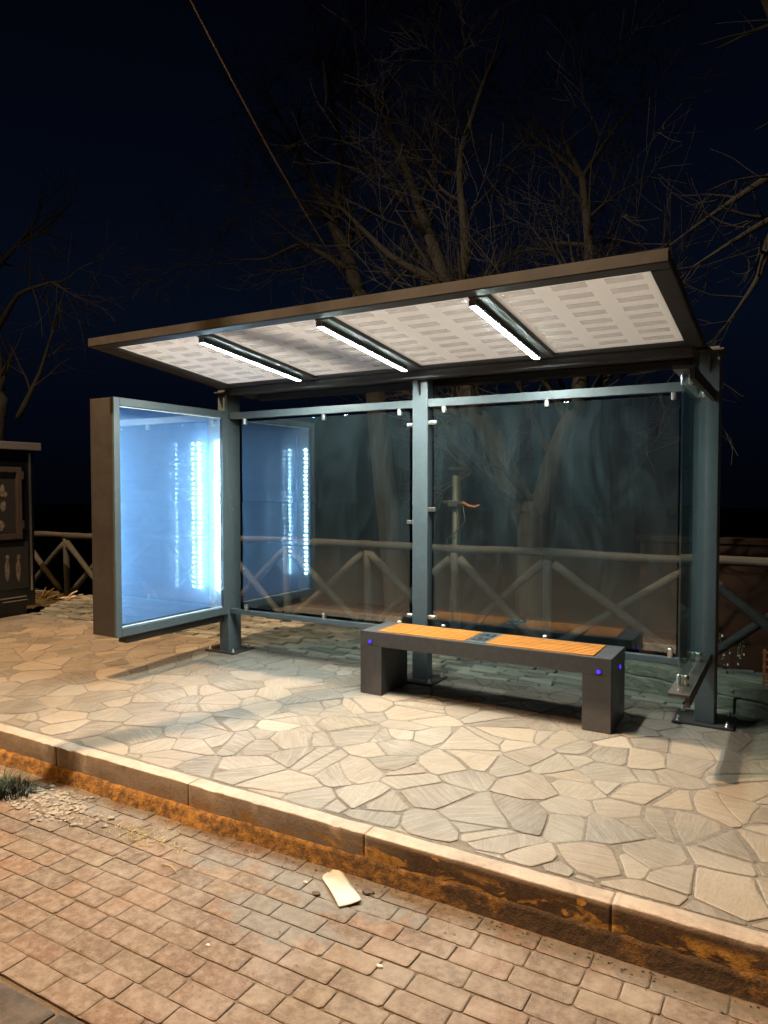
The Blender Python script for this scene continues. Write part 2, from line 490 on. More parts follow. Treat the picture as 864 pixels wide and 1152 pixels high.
# pavement of crazy flagstones
PX0, PX1, PY0, PY1 = -13.0, 3.4, 2.70, 5.22
bm = new(); cl = bm.loops.layers.color.new('tone'); uvl = bm.loops.layers.uv.new('UVMap')
rnd = random.Random(21)
sites = []
while len(sites) < int((PX1 - PX0 + .6) * (PY1 - PY0 + .3) / .043):
    x, y = rnd.uniform(PX0 - .3, PX1 + .3), rnd.uniform(PY0 - .1, PY1 + .2)
    if all((x - s_[0]) ** 2 + (y - s_[1]) ** 2 > .085 ** 2 for s_ in sites): sites.append((x, y, rnd.choice((0, 0, .07, .12))))
def area(p): return abs(sum(p[i][0] * p[(i + 1) % len(p)][1] - p[(i + 1) % len(p)][0] * p[i][1] for i in range(len(p)))) / 2
pieces = []
for (x, y, w) in sites:
    poly = [(PX0, PY0), (PX1, PY0), (PX1, PY1), (PX0, PY1)]
    for (sx, sy, sw) in sorted(sites, key=lambda q: (q[0] - x) ** 2 + (q[1] - y) ** 2)[1:24]:
        dx, dy = sx - x, sy - y
        poly = poly_clip(poly, dx, dy, (sx * sx + sy * sy - x * x - y * y + w * w - sw * sw) / 2)
        if len(poly) < 3: break
    if len(poly) < 3 or area(poly) < .0015: continue
    # a long cell is broken once across a random line
    if area(poly) > .075 and rnd.random() < .4:
        a = rnd.uniform(0, PI); n_ = len(poly); cx = sum(p[0] for p in poly) / n_; cy = sum(p[1] for p in poly) / n_
        nx, ny = math.cos(a), math.sin(a); c = nx * cx + ny * cy + rnd.uniform(-.05, .05)
        for p in (poly_clip(poly, nx, ny, c), poly_clip(poly, -nx, -ny, -c)):
            if len(p) > 2 and area(p) > .002: pieces.append(p)
    else: pieces.append(poly)
FT = [(.45, .405, .355), (.42, .375, .33), (.47, .43, .38), (.39, .355, .315), (.43, .375, .32), (.37, .335, .30), (.46, .405, .345), (.42, .385, .35), (.35, .31, .27)]
for poly in pieces:
    p2 = inset_poly(poly, rnd.choice((.003, .005, .0065, .012)))
    if not p2: continue
    rp = []
    for i in range(len(p2)):
        a, c_, d = p2[i - 1], p2[i], p2[(i + 1) % len(p2)]
        q = rnd.uniform(.02, .07) if rnd.random() < .8 else rnd.uniform(.14, .34)
        la, ld_ = math.hypot(a[0] - c_[0], a[1] - c_[1]), math.hypot(d[0] - c_[0], d[1] - c_[1])
        if min(la, ld_) < .03: rp.append(c_); continue
        rp += [(c_[0] + (a[0] - c_[0]) * q, c_[1] + (a[1] - c_[1]) * q), (c_[0] + (d[0] - c_[0]) * q, c_[1] + (d[1] - c_[1]) * q)]
    p2 = rp
    sh_ = lambda p: (p[0] + .020 * noise.noise(Vector((p[0] * 4, p[1] * 4, 1))), p[1] + .020 * noise.noise(Vector((p[0] * 4, p[1] * 4, 8))) * (1 if p[1] > PY0 + .1 else .0))
    p2 = [sh_(p) for p in jitter_outline(p2, .003)]
    b = rnd.choice(FT); k = rnd.uniform(.86, 1.10)
    stone(bm, p2, rnd.uniform(-.002, .002), [c * k for c in b], cl, uvl, .0045, .02, .0025)
# mortar bed
vs = [bm.verts.new(v) for v in ((PX0 - 8, PY0 - .012, -.004), (PX1 + 20, PY0 - .012, -.004), (PX1 + 20, PY1 + .01, -.004), (PX0 - 8, PY1 + .01, -.004))]
f = bm.faces.new(vs); f.material_index = 1
pavement = tag(mk('pavement', bm, [M_FLAG, M_JOINT]), kind='structure')

# strip of old setts behind the shelter
bm = new(); cl = bm.loops.layers.color.new('tone'); uvl = bm.loops.layers.uv.new('UVMap')
y = PY1 + .012
r = 0
while y < 6.55:
    h = rnd.uniform(.075, .10)
    x = -12 + (r % 2) * .12
    while x < 3.2:
        L = rnd.uniform(.17, .30)
        pl = [(x + .006, y + .006), (x + L - .006, y + .006), (x + L - .006, y + h - .006), (x + .006, y + h - .006)]
        k = rnd.uniform(.6, 1.1)
        stone(bm, jitter_outline(pl, .006, .06), rnd.uniform(-.012, .008), (.50 * k, .48 * k, .43 * k), cl, uvl, .012, .03, .02)
        x += L
    y += h; r += 1
vs = [bm.verts.new(v) for v in ((-25, PY1 + .01, -.02), (30, PY1 + .01, -.02), (30, 6.6, -.02), (-25, 6.6, -.02))]
f = bm.faces.new(vs); f.material_index = 1
tag(mk('path', bm, [M_SETT, M_SOIL]), kind='structure')

# kerb: long stones with a rounded nose on a rough painted footing
KY0, KY1 = 2.605, 2.690
bm = new()
joints = [-13.2 + 1.045 * i for i in range(0, 17)]
off = -.556 - min(joints, key=lambda j: abs(j + .556))
joints = [j + off for j in joints]
for a, b in zip(joints, joints[1:]):
    n = 70
    sec = [(KY1, -.15), (KY1, -.004), (KY1 - .004, 0)]
    for q in range(6):
        t_ = q / 5 * PI / 2; sec.append((KY0 + .006 - .006 * math.sin(t_), -.006 + .006 * math.cos(t_)))
    sec += [(KY0, -.06), (KY0 + .002, -.125), (KY0 + .004, -.15)]
    dz = rnd.uniform(-.003, .003)
    rings = []
    for i in range(n + 1):
        x = a + .0005 + (b - a - .001) * i / n
        edge = .0012 if i in (0, n) else 0
        ring = []
        for (yy, zz) in sec:
            w = noise.noise(Vector((x * 9, yy * 14, zz * 14))) * .0018
            chip = max(0, noise.noise(Vector((x * 21, yy * 12, zz * 12 + 4))) - .30) * .05 if (yy < KY0 + .02 and zz > -.03) else 0
            ring.append(bm.verts.new((x, yy + w + chip + (edge if yy < KY0 + .03 else 0), zz + dz + w - edge - chip * .8)))
        rings.append(ring)
    for i in range(n):
        for k in range(len(sec) - 1):
            f = bm.faces.new((rings[i][k], rings[i + 1][k], rings[i + 1][k + 1], rings[i][k + 1])); f.smooth = True
    bm.faces.new(rings[0]); bm.faces.new(rings[-1][::-1])
# footing
n = 560
rings = []
for i in range(n + 1):
    x = -13 + 16.4 * i / n
    g = noise.noise(Vector((x * 2.2, 0, 3))) ; h = noise.noise(Vector((x * 17, 0, 9)))
    left = max(0, min(1, (-1.3 - x) / 1.6))
    out = (.004 + .020 * left) * (1 + g) + .006 * h * (.4 + left)
    top = -.115 - .012 * g + .012 * (1 - left) + .008 * h
    yy = KY0 - .001
    rings.append([bm.verts.new(p) for p in ((x, KY0 + .03, top + .004), (x, yy - out * .35, top - .002), (x, yy - out * .9, top - .022), (x, yy - out * 1.3, -.165 + .006 * h), (x, yy - out * 1.9 - .006, -.195), (x, yy - out * 2 - .01, -.23))])
for i in range(n):
    for k in range(5):
        f = bm.faces.new((rings[i][k], rings[i + 1][k], rings[i + 1][k + 1], rings[i][k + 1])); f.material_index = 1; f.smooth = True
tag(mk('kerb', bm, [M_KERB, M_FOOT]), kind='structure')

# road: courses of worn paving bricks, then dark basalt slabs, then asphalt
RZ = -.185
bm = new(); cl = bm.loops.layers.color.new('tone'); uvl = bm.loops.layers.uv.new('UVMap')
BT = [(.34, .262, .20), (.325, .25, .192), (.36, .28, .215), (.31, .245, .19), (.345, .25, .18), (.34, .275, .215)]
y = 2.585
r = 0
while y > 1.50:
    h = rnd.uniform(.098, .108)
    x = -9 + (.105 if r % 2 else 0) + rnd.uniform(-.03, .03)
    while x < 2.6:
        q = rnd.random()
        L = rnd.uniform(.195, .222) if q < .72 else (rnd.uniform(.105, .15) if q < .93 else rnd.uniform(.225, .25))
        g = .0026
        drift = lambda xx: .010 * noise.noise(Vector((xx * .9, y * 1.4, 5)))
        pl = [(x + g, y - h + g + drift(x)), (x + L - g, y - h + g + drift(x + L)), (x + L - g + rnd.uniform(-.003, .003), y - g + drift(x + L)), (x + g + rnd.uniform(-.003, .003), y - g + drift(x))]
        k = rnd.uniform(.93, 1.08); b = rnd.choice(BT)
        # round the worn corners
        rp = []
        for i in range(4):
            a, c_, d = pl[i - 1], pl[i], pl[(i + 1) % 4]
            cr = rnd.uniform(.004, .012)
            for o in (a, d):
                Lo = math.hypot(o[0] - c_[0], o[1] - c_[1]); rp.append((c_[0] + (o[0] - c_[0]) * cr / Lo, c_[1] + (o[1] - c_[1]) * cr / Lo))
        stone(bm, jitter_outline(rp, .0022, .05), RZ + rnd.uniform(-.0012, .0012) + .003 * noise.noise(Vector((x, y, 0))), [c * k for c in b], cl, uvl, .005, .02, .0025)
        x += L
    y -= h; r += 1
yb = y
vs = [bm.verts.new(v) for v in ((-40, yb, RZ - .0055), (30, yb, RZ - .0055), (30, KY0 + .02, RZ - .0055), (-40, KY0 + .02, RZ - .0055))]
f = bm.faces.new(vs); f.material_index = 1
tag(mk('road', bm, [M_BRICK, M_BRICKJOINT, M_CEMENT]), kind='structure')

bm = new(); cl = bm.loops.layers.color.new('tone'); uvl = bm.loops.layers.uv.new('UVMap')
y = yb - .012
for r in range(2):
    h = .34
    x = -9.07 + r * .25
    while x < 2.8:
        L = rnd.uniform(.32, .55)
        pl = [(x + .01, y - h + .01), (x + L - .01, y - h + .01), (x + L - .01, y - .008), (x + .01, y - .008)]
        k = rnd.uniform(.8, 1.15)
        stone(bm, jitter_outline(pl, .012, .09), RZ + rnd.uniform(-.006, .004), (.21 * k, .15 * k, .105 * k), cl, uvl, .022, .04, .01)
        x += L
    y -= h
vs = [bm.verts.new(v) for v in ((-40, y, RZ - .014), (30, y, RZ - .014), (30, yb, RZ - .014), (-40, yb, RZ - .014))]
f = bm.faces.new(vs); f.material_index = 1
vs = [bm.verts.new(v) for v in ((-60, -40, RZ - .012), (60, -40, RZ - .012), (60, y, RZ - .012), (-60, y, RZ - .012))]
f = bm.faces.new(vs); f.material_index = 2
tag(mk('road_edge', bm, [M_SLAB, M_BRICKJOINT, M_ASPHALT]), kind='structure')

# ------------------------------------------------------------------ bus shelter
sh = thing('bus_shelter', (-2.5, 4.93, 0), 'dark grey bus shelter with sloping lit roof, glass back and glowing advertising light box', 'bus shelter')

def hexbolt(bm, x, y, z, r=.012, h=.022):
    cyl(bm, (x, y, z - .001), (x, y, z + .004), r * 1.5, 12)
    cyl(bm, (x, y, z + .003), (x, y, z + h * .6), r, 6)
    cyl(bm, (x, y, z + h * .55), (x, y, z + h), r * .62, 8, bev=.002)

def post(x0, x1, y0, y1, ztop, px0, px1, py0, py1, rot=0):
    b = new(); box(b, x0, x1, y0, y1, .012, ztop, .006, seg=3)
    p = mk('post', b, M_FRAME, sh)
    b = new(); box(b, px0, px1, py0, py1, 0.0, .014, .002)
    mk('base_plate', b, M_FRAME_DK, p)
    for (x, y) in ((px0 + .035, py0 + .035), (px1 - .035, py0 + .035), (px1 - .035, py1 - .035), (px0 + .035, py1 - .035)):
        b = new(); hexbolt(b, x, y, .014, .011, .032); mk('bolt', b, M_STEEL, p)
    return p
pl_ = post(-4.555, -4.445, 4.885, 5.055, 2.37, -4.69, -4.345, 4.835, 5.12)
pm_ = post(-2.577, -2.447, 4.90, 4.99, 2.36, -2.665, -2.36, 4.80, 5.09)
pr_ = post(-.547, -.430, 4.885, 5.055, 2.37, -.675, -.32, 4.835, 5.135)
for (bx, by) in ((-4.447, 4.93), ):
    for z in (.55, 1.30, 2.02):
        b = new(); cyl(b, (bx, by + .02, z), (bx + .006, by + .02, z), .009, 12); mk('bolt', b, M_STEEL, pl_)

# rails
for (a, bb) in ((-4.445, -2.577), (-2.447, -.547)):
    b = new(); box(b, a, bb, 4.905, 4.955, 2.108, 2.168, .004); mk('top_rail', b, M_FRAME, sh)
    b = new(); box(b, a, bb, 4.905, 4.955, .355, .398, .004); mk('bottom_rail', b, M_FRAME, sh)

def clamp(parent, x, z, w, h, y=4.925):
    b = new(); box(b, x - w / 2, x + w / 2, y - .017, y + .017, z - h / 2, z + h / 2, .009, seg=3)
    cyl(b, (x, y - .016, z), (x, y - .0205, z), .0085, 12)
    mk('clamp', b, M_STEEL, parent)

b = new(); box(b, -4.305, -2.612, 4.920, 4.930, .425, 2.085, .0015)
g1 = mk('glass_pane', b, M_GLASS, sh)
b = new(); box(b, -2.405, -.665, 4.920, 4.930, .425, 2.085, .0015)
g2 = mk('glass_pane', b, M_GLASS, sh)
for x in (-4.27, -3.42, -2.70): clamp(g1, x, 2.088, .030, .065); clamp(g1, x, .418, .030, .062)
for x in (-2.32, -1.53, -.70): clamp(g2, x, 2.088, .030, .060); clamp(g2, x, .418, .030, .075)
for z in (1.98, 1.23, .50): clamp(g1, -2.60, z, .065, .030)
for z in (1.99, 1.33, .50): clamp(g2, -2.42, z, .070, .034)

# roof : tilted frame, opal sheets with embedded strips, three light tubes
RA, RB, RYF, RYR = -4.47, -.52, 3.455, 5.24
ZF = 2.508; SL = -.105
zr = lambda y: ZF + SL * (y - 3.5)
def slope_bar(bm, x0, x1, y0, y1, d0, d1, bev=.004):
    """box lying in the roof plane; d0,d1 are heights over the roof underside"""
    t = bmesh.new(); bmesh.ops.create_cube(t, size=1)
    for v in t.verts:
        y = y0 + (v.co.y + .5) * (y1 - y0)
        v.co = Vector((x0 + (v.co.x + .5) * (x1 - x0), y, zr(y) + d0 + (v.co.z + .5) * (d1 - d0)))
    if bev: bmesh.ops.bevel(t, geom=t.edges[:], offset=bev, segments=2, affect='EDGES')
    me = bpy.data.meshes.new('tmp'); t.to_mesh(me); t.free(); bm.from_mesh(me); bpy.data.meshes.remove(me)
b = new()
slope_bar(b, RA, RB, RYF, 3.545, 0, .062)                # front fascia
slope_bar(b, RA, RA + .165, 3.546, RYR, 0, .060)
slope_bar(b, RB - .095, RB, 3.546, RYR, 0, .060)
slope_bar(b, RA + .166, RB - .096, 4.745, RYR, .001, .058)
rf = mk('roof_frame', b, M_FRAME_DK, sh)
b = new(); slope_bar(b, RA + .12, RB - .06, 4.80, 4.87, -.055, -.002); slope_bar(b, RA + .2, RB - .1, 5.09, 5.15, -.05, -.002)
mk('cross_beam', b, M_FRAME_DK, sh)
beams = [-3.435, -2.475, -1.480]
for x in beams:
    b = new(); slope_bar(b, x - .055, x + .055, 3.547, 4.743, -.004, .055); mk('cross_beam', b, M_FRAME_DK, sh)
ed = [RA + .166] + sum([[x - .056, x + .056] for x in beams], []) + [RB - .096]
for k in range(4):
    x0, x1 = ed[2 * k], ed[2 * k + 1]
    b = new()
    slope_bar(b, x0, x1, 3.547, 4.743, .018, .030, 0)
    mk_p = mk('roof_panel', b, M_OPAL, sh)
    w = (x1 - x0) / 3
    for c in range(3):
        b = new()
        for q in range(8):
            cx = x0 + w * (c + .5) ; y0 = 3.60 + q * .142
            slope_bar(b, cx - w * .33, cx + w * .33, y0, y0 + .062, .0145, .0175, 0)
        mk('cell_strip', b, M_CELL, mk_p)
for x in beams:
    ya, yb_ = 3.575, 4.655
    x0, x1 = x - .058, x - .018
    b = new()
    slope_bar(b, x0, x1, ya, yb_, -.030, -.0045, .002)
    slope_bar(b, x0, x0 + .0022, ya, yb_, -.037, -.0305, 0); slope_bar(b, x1 - .0022, x1, ya, yb_, -.037, -.0305, 0)
    lt = mk('light_bar', b, M_FRAME, sh)
    b = new(); slope_bar(b, x0 + .003, x1 - .003, ya + .006, yb_ - .006, -.036, -.031, 0); mk('lit_lens', b, M_TUBE, lt)
    for yy in (ya - .007, yb_ + .001):
        b = new(); slope_bar(b, x0 - .001, x1 + .001, yy, yy + .006, -.0385, -.004, .001); mk('end_cap', b, M_STEEL, lt)
# brackets carrying the roof on the posts
for (x0, x1) in ((-4.545, -4.455), (-2.555, -2.470), (-.54, -.437)):
    b = new()
    prism(b, [(4.84, zr(4.84) - .058), (5.12, zr(5.12) - .004), (5.06, 2.22), (4.89, 2.20)], (x0 + x1) / 2 - .006, (x0 + x1) / 2 + .006, 0)
    box(b, x0 - .03, x1 + .03, 4.86, 5.08, 2.372 - .03, 2.372 - .018, .002)
    mk('roof_bracket', b, M_FRAME_DK, sh)

# right-hand wing: glass held between two plates standing off the post
for nm, z0, z1 in (('wing_plate', .445, .460), ('wing_plate', 2.085, 2.100)):
    b = new()
    box(b, -.555, -.450, 3.83, 4.884, z0, z1, .002)
    box(b, -.475, -.450, 3.84, 4.884, z0 - .05, z0 - .0005, .002)
    wp = mk(nm, b, M_FRAME_DK, sh)
    for y in (4.02, 4.62):
        b = new()
        zz, s = (z1, 1) if z0 < 1 else (z0, -1)
        cyl(b, (-.5265, y, zz), (-.5265, y, zz + s * .055), .0125, 12, bev=.004)
        mk('bolt', b, M_STEEL, wp)
        b = new(); cyl(b, (-.4895, y, zz), (-.4895, y, zz + s * .055), .0125, 12, bev=.004)
        mk('bolt', b, M_STEEL, wp)
b = new(); box(b, -.513, -.503, 3.86, 4.86, .475, 2.07, .0015)
mk('wing_glass', b, M_GLASS_WING, sh)

# advertising light box on the left end
BX0, BX1, BY0, BY1, BZ0, BZ1 = -4.70, -4.44, 3.645, 4.865, .362, 2.172
b = new()
box(b, BX0, BX0 + .012, BY0, BY1, BZ0, BZ1, .003)                    # back
box(b, BX0 + .0125, BX1 - .0125, BY0, BY0 + .05, BZ0, BZ1, .004)        # ends, top, bottom
box(b, BX0 + .0125, BX1 - .0125, BY1 - .05, BY1, BZ0, BZ1, .004)
box(b, BX0 + .0125, BX1 - .0125, BY0 + .0505, BY1 - .0505, BZ0, BZ0 + .05, .004)
box(b, BX0 + .0125, BX1 - .0125, BY0 + .0505, BY1 - .0505, BZ1 - .05, BZ1, .004)
lb = mk('light_box', b, M_FRAME_DK, sh)
b = new(); fw = .052
box(b, BX1 - .012, BX1 + .010, BY0 - .003, BY0 + fw, BZ0 - .003, BZ1 + .003, .004)
box(b, BX1 - .012, BX1 + .010, BY1 - fw, BY1 + .003, BZ0 - .003, BZ1 + .003, .004)
box(b, BX1 - .012, BX1 + .010, BY0 + fw + .0005, BY1 - fw - .0005, BZ0 - .003, BZ0 + .062, .004)
box(b, BX1 - .012, BX1 + .010, BY0 + fw + .0005, BY1 - fw - .0005, BZ1 - .055, BZ1 + .003, .004)
mk('door_frame', b, M_FRAME, lb)
b = new(); box(b, BX1 - .172, BX1 - .166, BY0 + .052, BY1 - .052, BZ0 + .053, BZ1 - .053, .0); mk('back_panel', b, M_BOXPANEL, lb)
b = new(); box(b, BX1 - .024, BX1 - .018, BY0 + .051, BY1 - .051, BZ0 + .051, BZ1 - .051, .0); mk('front_glass', b, M_GLASS_BOX, lb)
b = new()
gy0, gy1, gz0, gz1 = BY0 + .056, BY1 - .056, BZ0 + .066, BZ1 - .060
box(b, BX1 - .0175, BX1 - .0125, gy0, gy1, gz1 - .006, gz1, 0); mk('glazing_bead', b, M_WHITE, lb)
b = new(); box(b, BX1 - .0175, BX1 - .0125, gy0, gy1, gz0, gz0 + .008, 0)
mk('glazing_bead', b, M_WHITE, lb)
b = new(); box(b, BX1 - .1655, BX1 - .025, BY0 + .0505, BY0 + .0525, BZ0 + .0505, BZ1 - .0505, 0); mk('inner_lining', b, M_WHITE, lb)
b = new(); box(b, BX1 - .1655, BX1 - .025, BY1 - .0525, BY1 - .0505, BZ0 + .0505, BZ1 - .0505, 0)
mk('inner_lining', b, M_WHITE, lb)
for yy, s in ((BY0 + .053, 1), (BY1 - .053, -1)):
    b = new(); y0, y1 = sorted((yy, yy + s * .004)); box(b, BX1 - .069, BX1 - .051, y0, y1, BZ0 + .21, BZ1 - .25, 0)
    st = mk('led_strip', b, M_WHITE, lb)
    b = new()
    z = BZ0 + .225
    pts, rad = [(BX1 - .060, yy + s * .006, z - .03)], [.0015]
    while z < BZ1 - .26:
        for dz_, r_ in ((-.0118, .0015), (-.0085, .0075), (-.004, .0108), (.004, .0108), (.0085, .0075), (.0118, .0015)):
            pts.append((BX1 - .060, yy + s * .006, z + dz_)); rad.append(r_)
        z += .045
    pts.append((BX1 - .060, yy + s * .006, z)); rad.append(.0015)
    tube(b, pts, rad, 8)
    for f in b.faces: f.material_index = 0 if max((v.co.xy - Vector((BX1 - .060, yy + s * .006))).length for v in f.verts) > .004 else 1
    mk('led_bulbs', b, [M_LED if s < 0 else M_LED_DIM, M_WHITE], st)
b = new(); box(b, -4.60, -4.50, 3.80, 4.884, .285, .358, .004); mk('support_arm', b, M_FRAME_DK, sh)

# ------------------------------------------------------------------ bench
X0, X1, Y0, Y1, HB = -2.745, -.960, 4.41, 4.81, .458
bn = thing('bench', ((X0 + X1) / 2, (Y0 + Y1) / 2, 0), 'dark metal bench with orange wood slats and blue lights under the shelter', 'bench')
b = new()
LW = .175
box(b, X0, X1, Y0, Y0 + .03, HB - .105, HB, .003)      # front and rear aprons
box(b, X0, X1, Y1 - .03, Y1, HB - .105, HB, .003)
box(b, X0 + .0005, X0 + .12, Y0 + .0302, Y1 - .0302, HB - .104, HB - .0006, .002)
box(b, X1 - .11, X1 - .0005, Y0 + .0302, Y1 - .0302, HB - .104, HB - .0006, .002)
box(b, X0 + .121, X1 - .111, Y0 + .031, Y1 - .031, HB - .06, HB - .04, .002)
mk('bench_frame', b, M_BENCH, bn)
for (a, c) in ((X0, X0 + LW), (X1 - LW, X1)):
    b = new(); box(b, a, c, Y0 + .0003, Y1 - .0003, .0, HB - .1055, .003); mk('leg', b, M_BENCH, bn)
cx = (X0 + X1) / 2 - .01
for (a, c) in ((X0 + .125, cx - .075), (cx + .075, X1 - .115)):
    b = new(); n = 8; w = (Y1 - Y0 - .064) / n
    for k in range(n):
        y0 = Y0 + .032 + k * w
        box(b, a, c, y0 + .0075, y0 + w - .0075, HB - .038, HB + .006, .004)
    mk('slat_seat', b, M_SLAT, bn)
b = new(); box(b, cx - .073, cx + .073, Y0 + .033, Y1 - .033, HB - .038, HB + .003, .003)
cp = mk('charging_panel', b, M_FRAME, bn)
for yy in (Y0 + .13, Y1 - .13):
    b = new()
    box(b, cx - .05, cx + .05, yy - .045, yy + .045, HB + .0031, HB + .007, .0015)
    mk('socket_cover', b, M_BLACK, cp)
    for dx in (-.026, .026):
        b = new(); cyl(b, (cx + dx, yy, HB + .0068), (cx + dx, yy, HB + .010), .013, 14); mk('socket', b, M_STEEL, cp)
for (p, d) in (((X0 + .085, Y0, .385), (0, -1, 0)), ((X1 - .075, Y0, .375), (0, -1, 0)), ((X1, Y0 + .23, .365), (1, 0, 0))):
    p, d = Vector(p), Vector(d)
    b = new(); cyl(b, p - d * .002, p + d * .004, .019, 18, bev=.001); lt = mk('indicator_light', b, M_BLACK, bn)
    b = new(); cyl(b, p + d * .0035, p + d * .007, .013, 16, bev=.001); mk('light_lens', b, M_BLUELED, lt)

# ------------------------------------------------------------------ rustic log fence
FY = 6.40
fx = [-11.70, -10.74, -9.76, -8.78, -7.82, -6.86, -5.90, -4.94, -3.90, -2.89, -1.96, -.74, .30, 1.35, 2.4]
fn = thing('rustic_fence', (-4.5, FY, 0), 'rustic log fence with crossed braces running behind the shelter', 'fence')
def log(b, p0, p1, r0, r1, n=9, seg=7, wob=.012):
    p0, p1 = Vector(p0), Vector(p1); u, w = frame_of(p1 - p0); s = random.uniform(0, 90)
    pts, rr = [], []
    for i in range(seg + 1):
        t = i / seg
        k = math.sin(PI * t)
        pts.append(p0.lerp(p1, t) + (u * noise.noise(Vector((t * 2, s, 0))) + w * noise.noise(Vector((t * 2, 0, s)))) * wob * (.3 + k))
        rr.append((r0 + (r1 - r0) * t) * (1 + .12 * noise.noise(Vector((t * 5, s, s)))))
    tube(b, pts, rr, n, rough=.05)
for i, x in enumerate(fx):
    h = .885 + random.uniform(-.015, .015) - (.05 if x < -8 else 0)
    b = new(); log(b, (x, FY, -.15), (x + random.uniform(-.02, .02), FY, h - .035), .047, .042); mk('post', b, M_LOG_UP, fn)
for i in range(len(fx) - 1):
    a, c = fx[i], fx[i + 1]
    h = .90 - (.07 if a < -8 else 0)
    b = new(); log(b, (a - .05, FY - .01, h + random.uniform(-.012, .012)), (c + .05, FY - .01, h + random.uniform(-.012, .012)), .044, .037); mk('rail', b, M_LOG, fn)
    b = new(); log(b, (a + .06, FY - .045, h - .09), (c - .06, FY - .045, .06), .042, .036); mk('brace', b, M_LOG, fn)
    b = new(); log(b, (a + .06, FY + .035, .06), (c - .06, FY + .035, h - .09), .036, .040); mk('brace', b, M_LOG, fn)

# weathered sleepers edging the ground at the right
te = thing('timber_edging', (-.4, 5.36, 0), 'low edging of cracked weathered sleepers behind the right shelter post', 'edging')
p0, p1 = Vector((-1.30, 5.63, 0)), Vector((1.3, 4.62, 0))
d = (p1 - p0).normalized(); L = (p1 - p0).length
Mx = Matrix.Translation(p0) @ Matrix.Rotation(math.atan2(d.y, d.x), 4, 'Z')
for (a, c, z0, z1, yo) in ((0, 1.02, -.02, .095, 0), (1.03, L, -.02, .09, .006), (.05, 1.36, .098, .185, .02), (1.37, L, .095, .18, .012)):
    b = new(); box(b, a, c, yo, yo + .15, z0, z1, .010, seg=3)
    bmesh.ops.subdivide_edges(b, edges=[e for e in b.edges if e.calc_length() > .5], cuts=14)
    for v in b.verts:
        v.co.y += .012 * noise.noise(v.co * 5); v.co.z += .009 * noise.noise(v.co * 6 + Vector((3, 3, 3)))
    b.transform(Mx); mk('sleeper', b, M_TIMBER, te)
for (x, yy, z) in ((.22, .02, .135), (.45, .02, .05), (1.0, .02, .14), (1.22, .018, .05), (1.6, .016, .14)):
    b = new(); cyl(b, Mx @ Vector((x, yy + .004, z)), Mx @ Vector((x, yy - .012, z)), .011, 10, bev=.003); mk('nail_head', b, M_STEEL, te)

# ------------------------------------------------------------------ trees
def perp_rand(d, rs):
    while True:
        v = Vector((rs.uniform(-1, 1), rs.uniform(-1, 1), rs.uniform(-1, 1)))
        v = v - d * v.dot(d)
        if v.length > .2: return v.normalized()

def grow(b, p, d, L, r, depth, rs, up=.05, stats=None):
    seg = 5 if depth > 1 else 4
    pts, rad = [p.copy()], [r]
    q = p.copy(); dd = d.copy()
    for i in range(seg):
        dd = (dd + perp_rand(dd, rs) * rs.uniform(.05, .28) + Vector((0, 0, up))).normalized()
        q = q + dd * (L / seg); pts.append(q.copy()); rad.append(max(.0025, r * (1 - .75 * (i + 1) / seg)))
    tube(b, pts, rad, 6 if r > .03 else (5 if r > .012 else 3), cap=False)
    if depth <= 0: return
    k = rs.randint(3, 5) if depth > 1 else rs.randint(3, 4)
    for c in range(k):
        t = rs.uniform(.25, 1.0); i = min(seg - 1, int(t * seg)); f = t * seg - i
        o = pts[i].lerp(pts[i + 1], f); dl = (pts[i + 1] - pts[i]).normalized()
        nd = (dl * rs.uniform(.55, 1.0) + perp_rand(dl, rs) * rs.uniform(.45, .95)).normalized()
        rr = (rad[i] + (rad[i + 1] - rad[i]) * f) * rs.uniform(.5, .75)
        grow(b, o, nd, L * rs.uniform(.5, .78), max(.003, rr), depth - 1, rs, up)

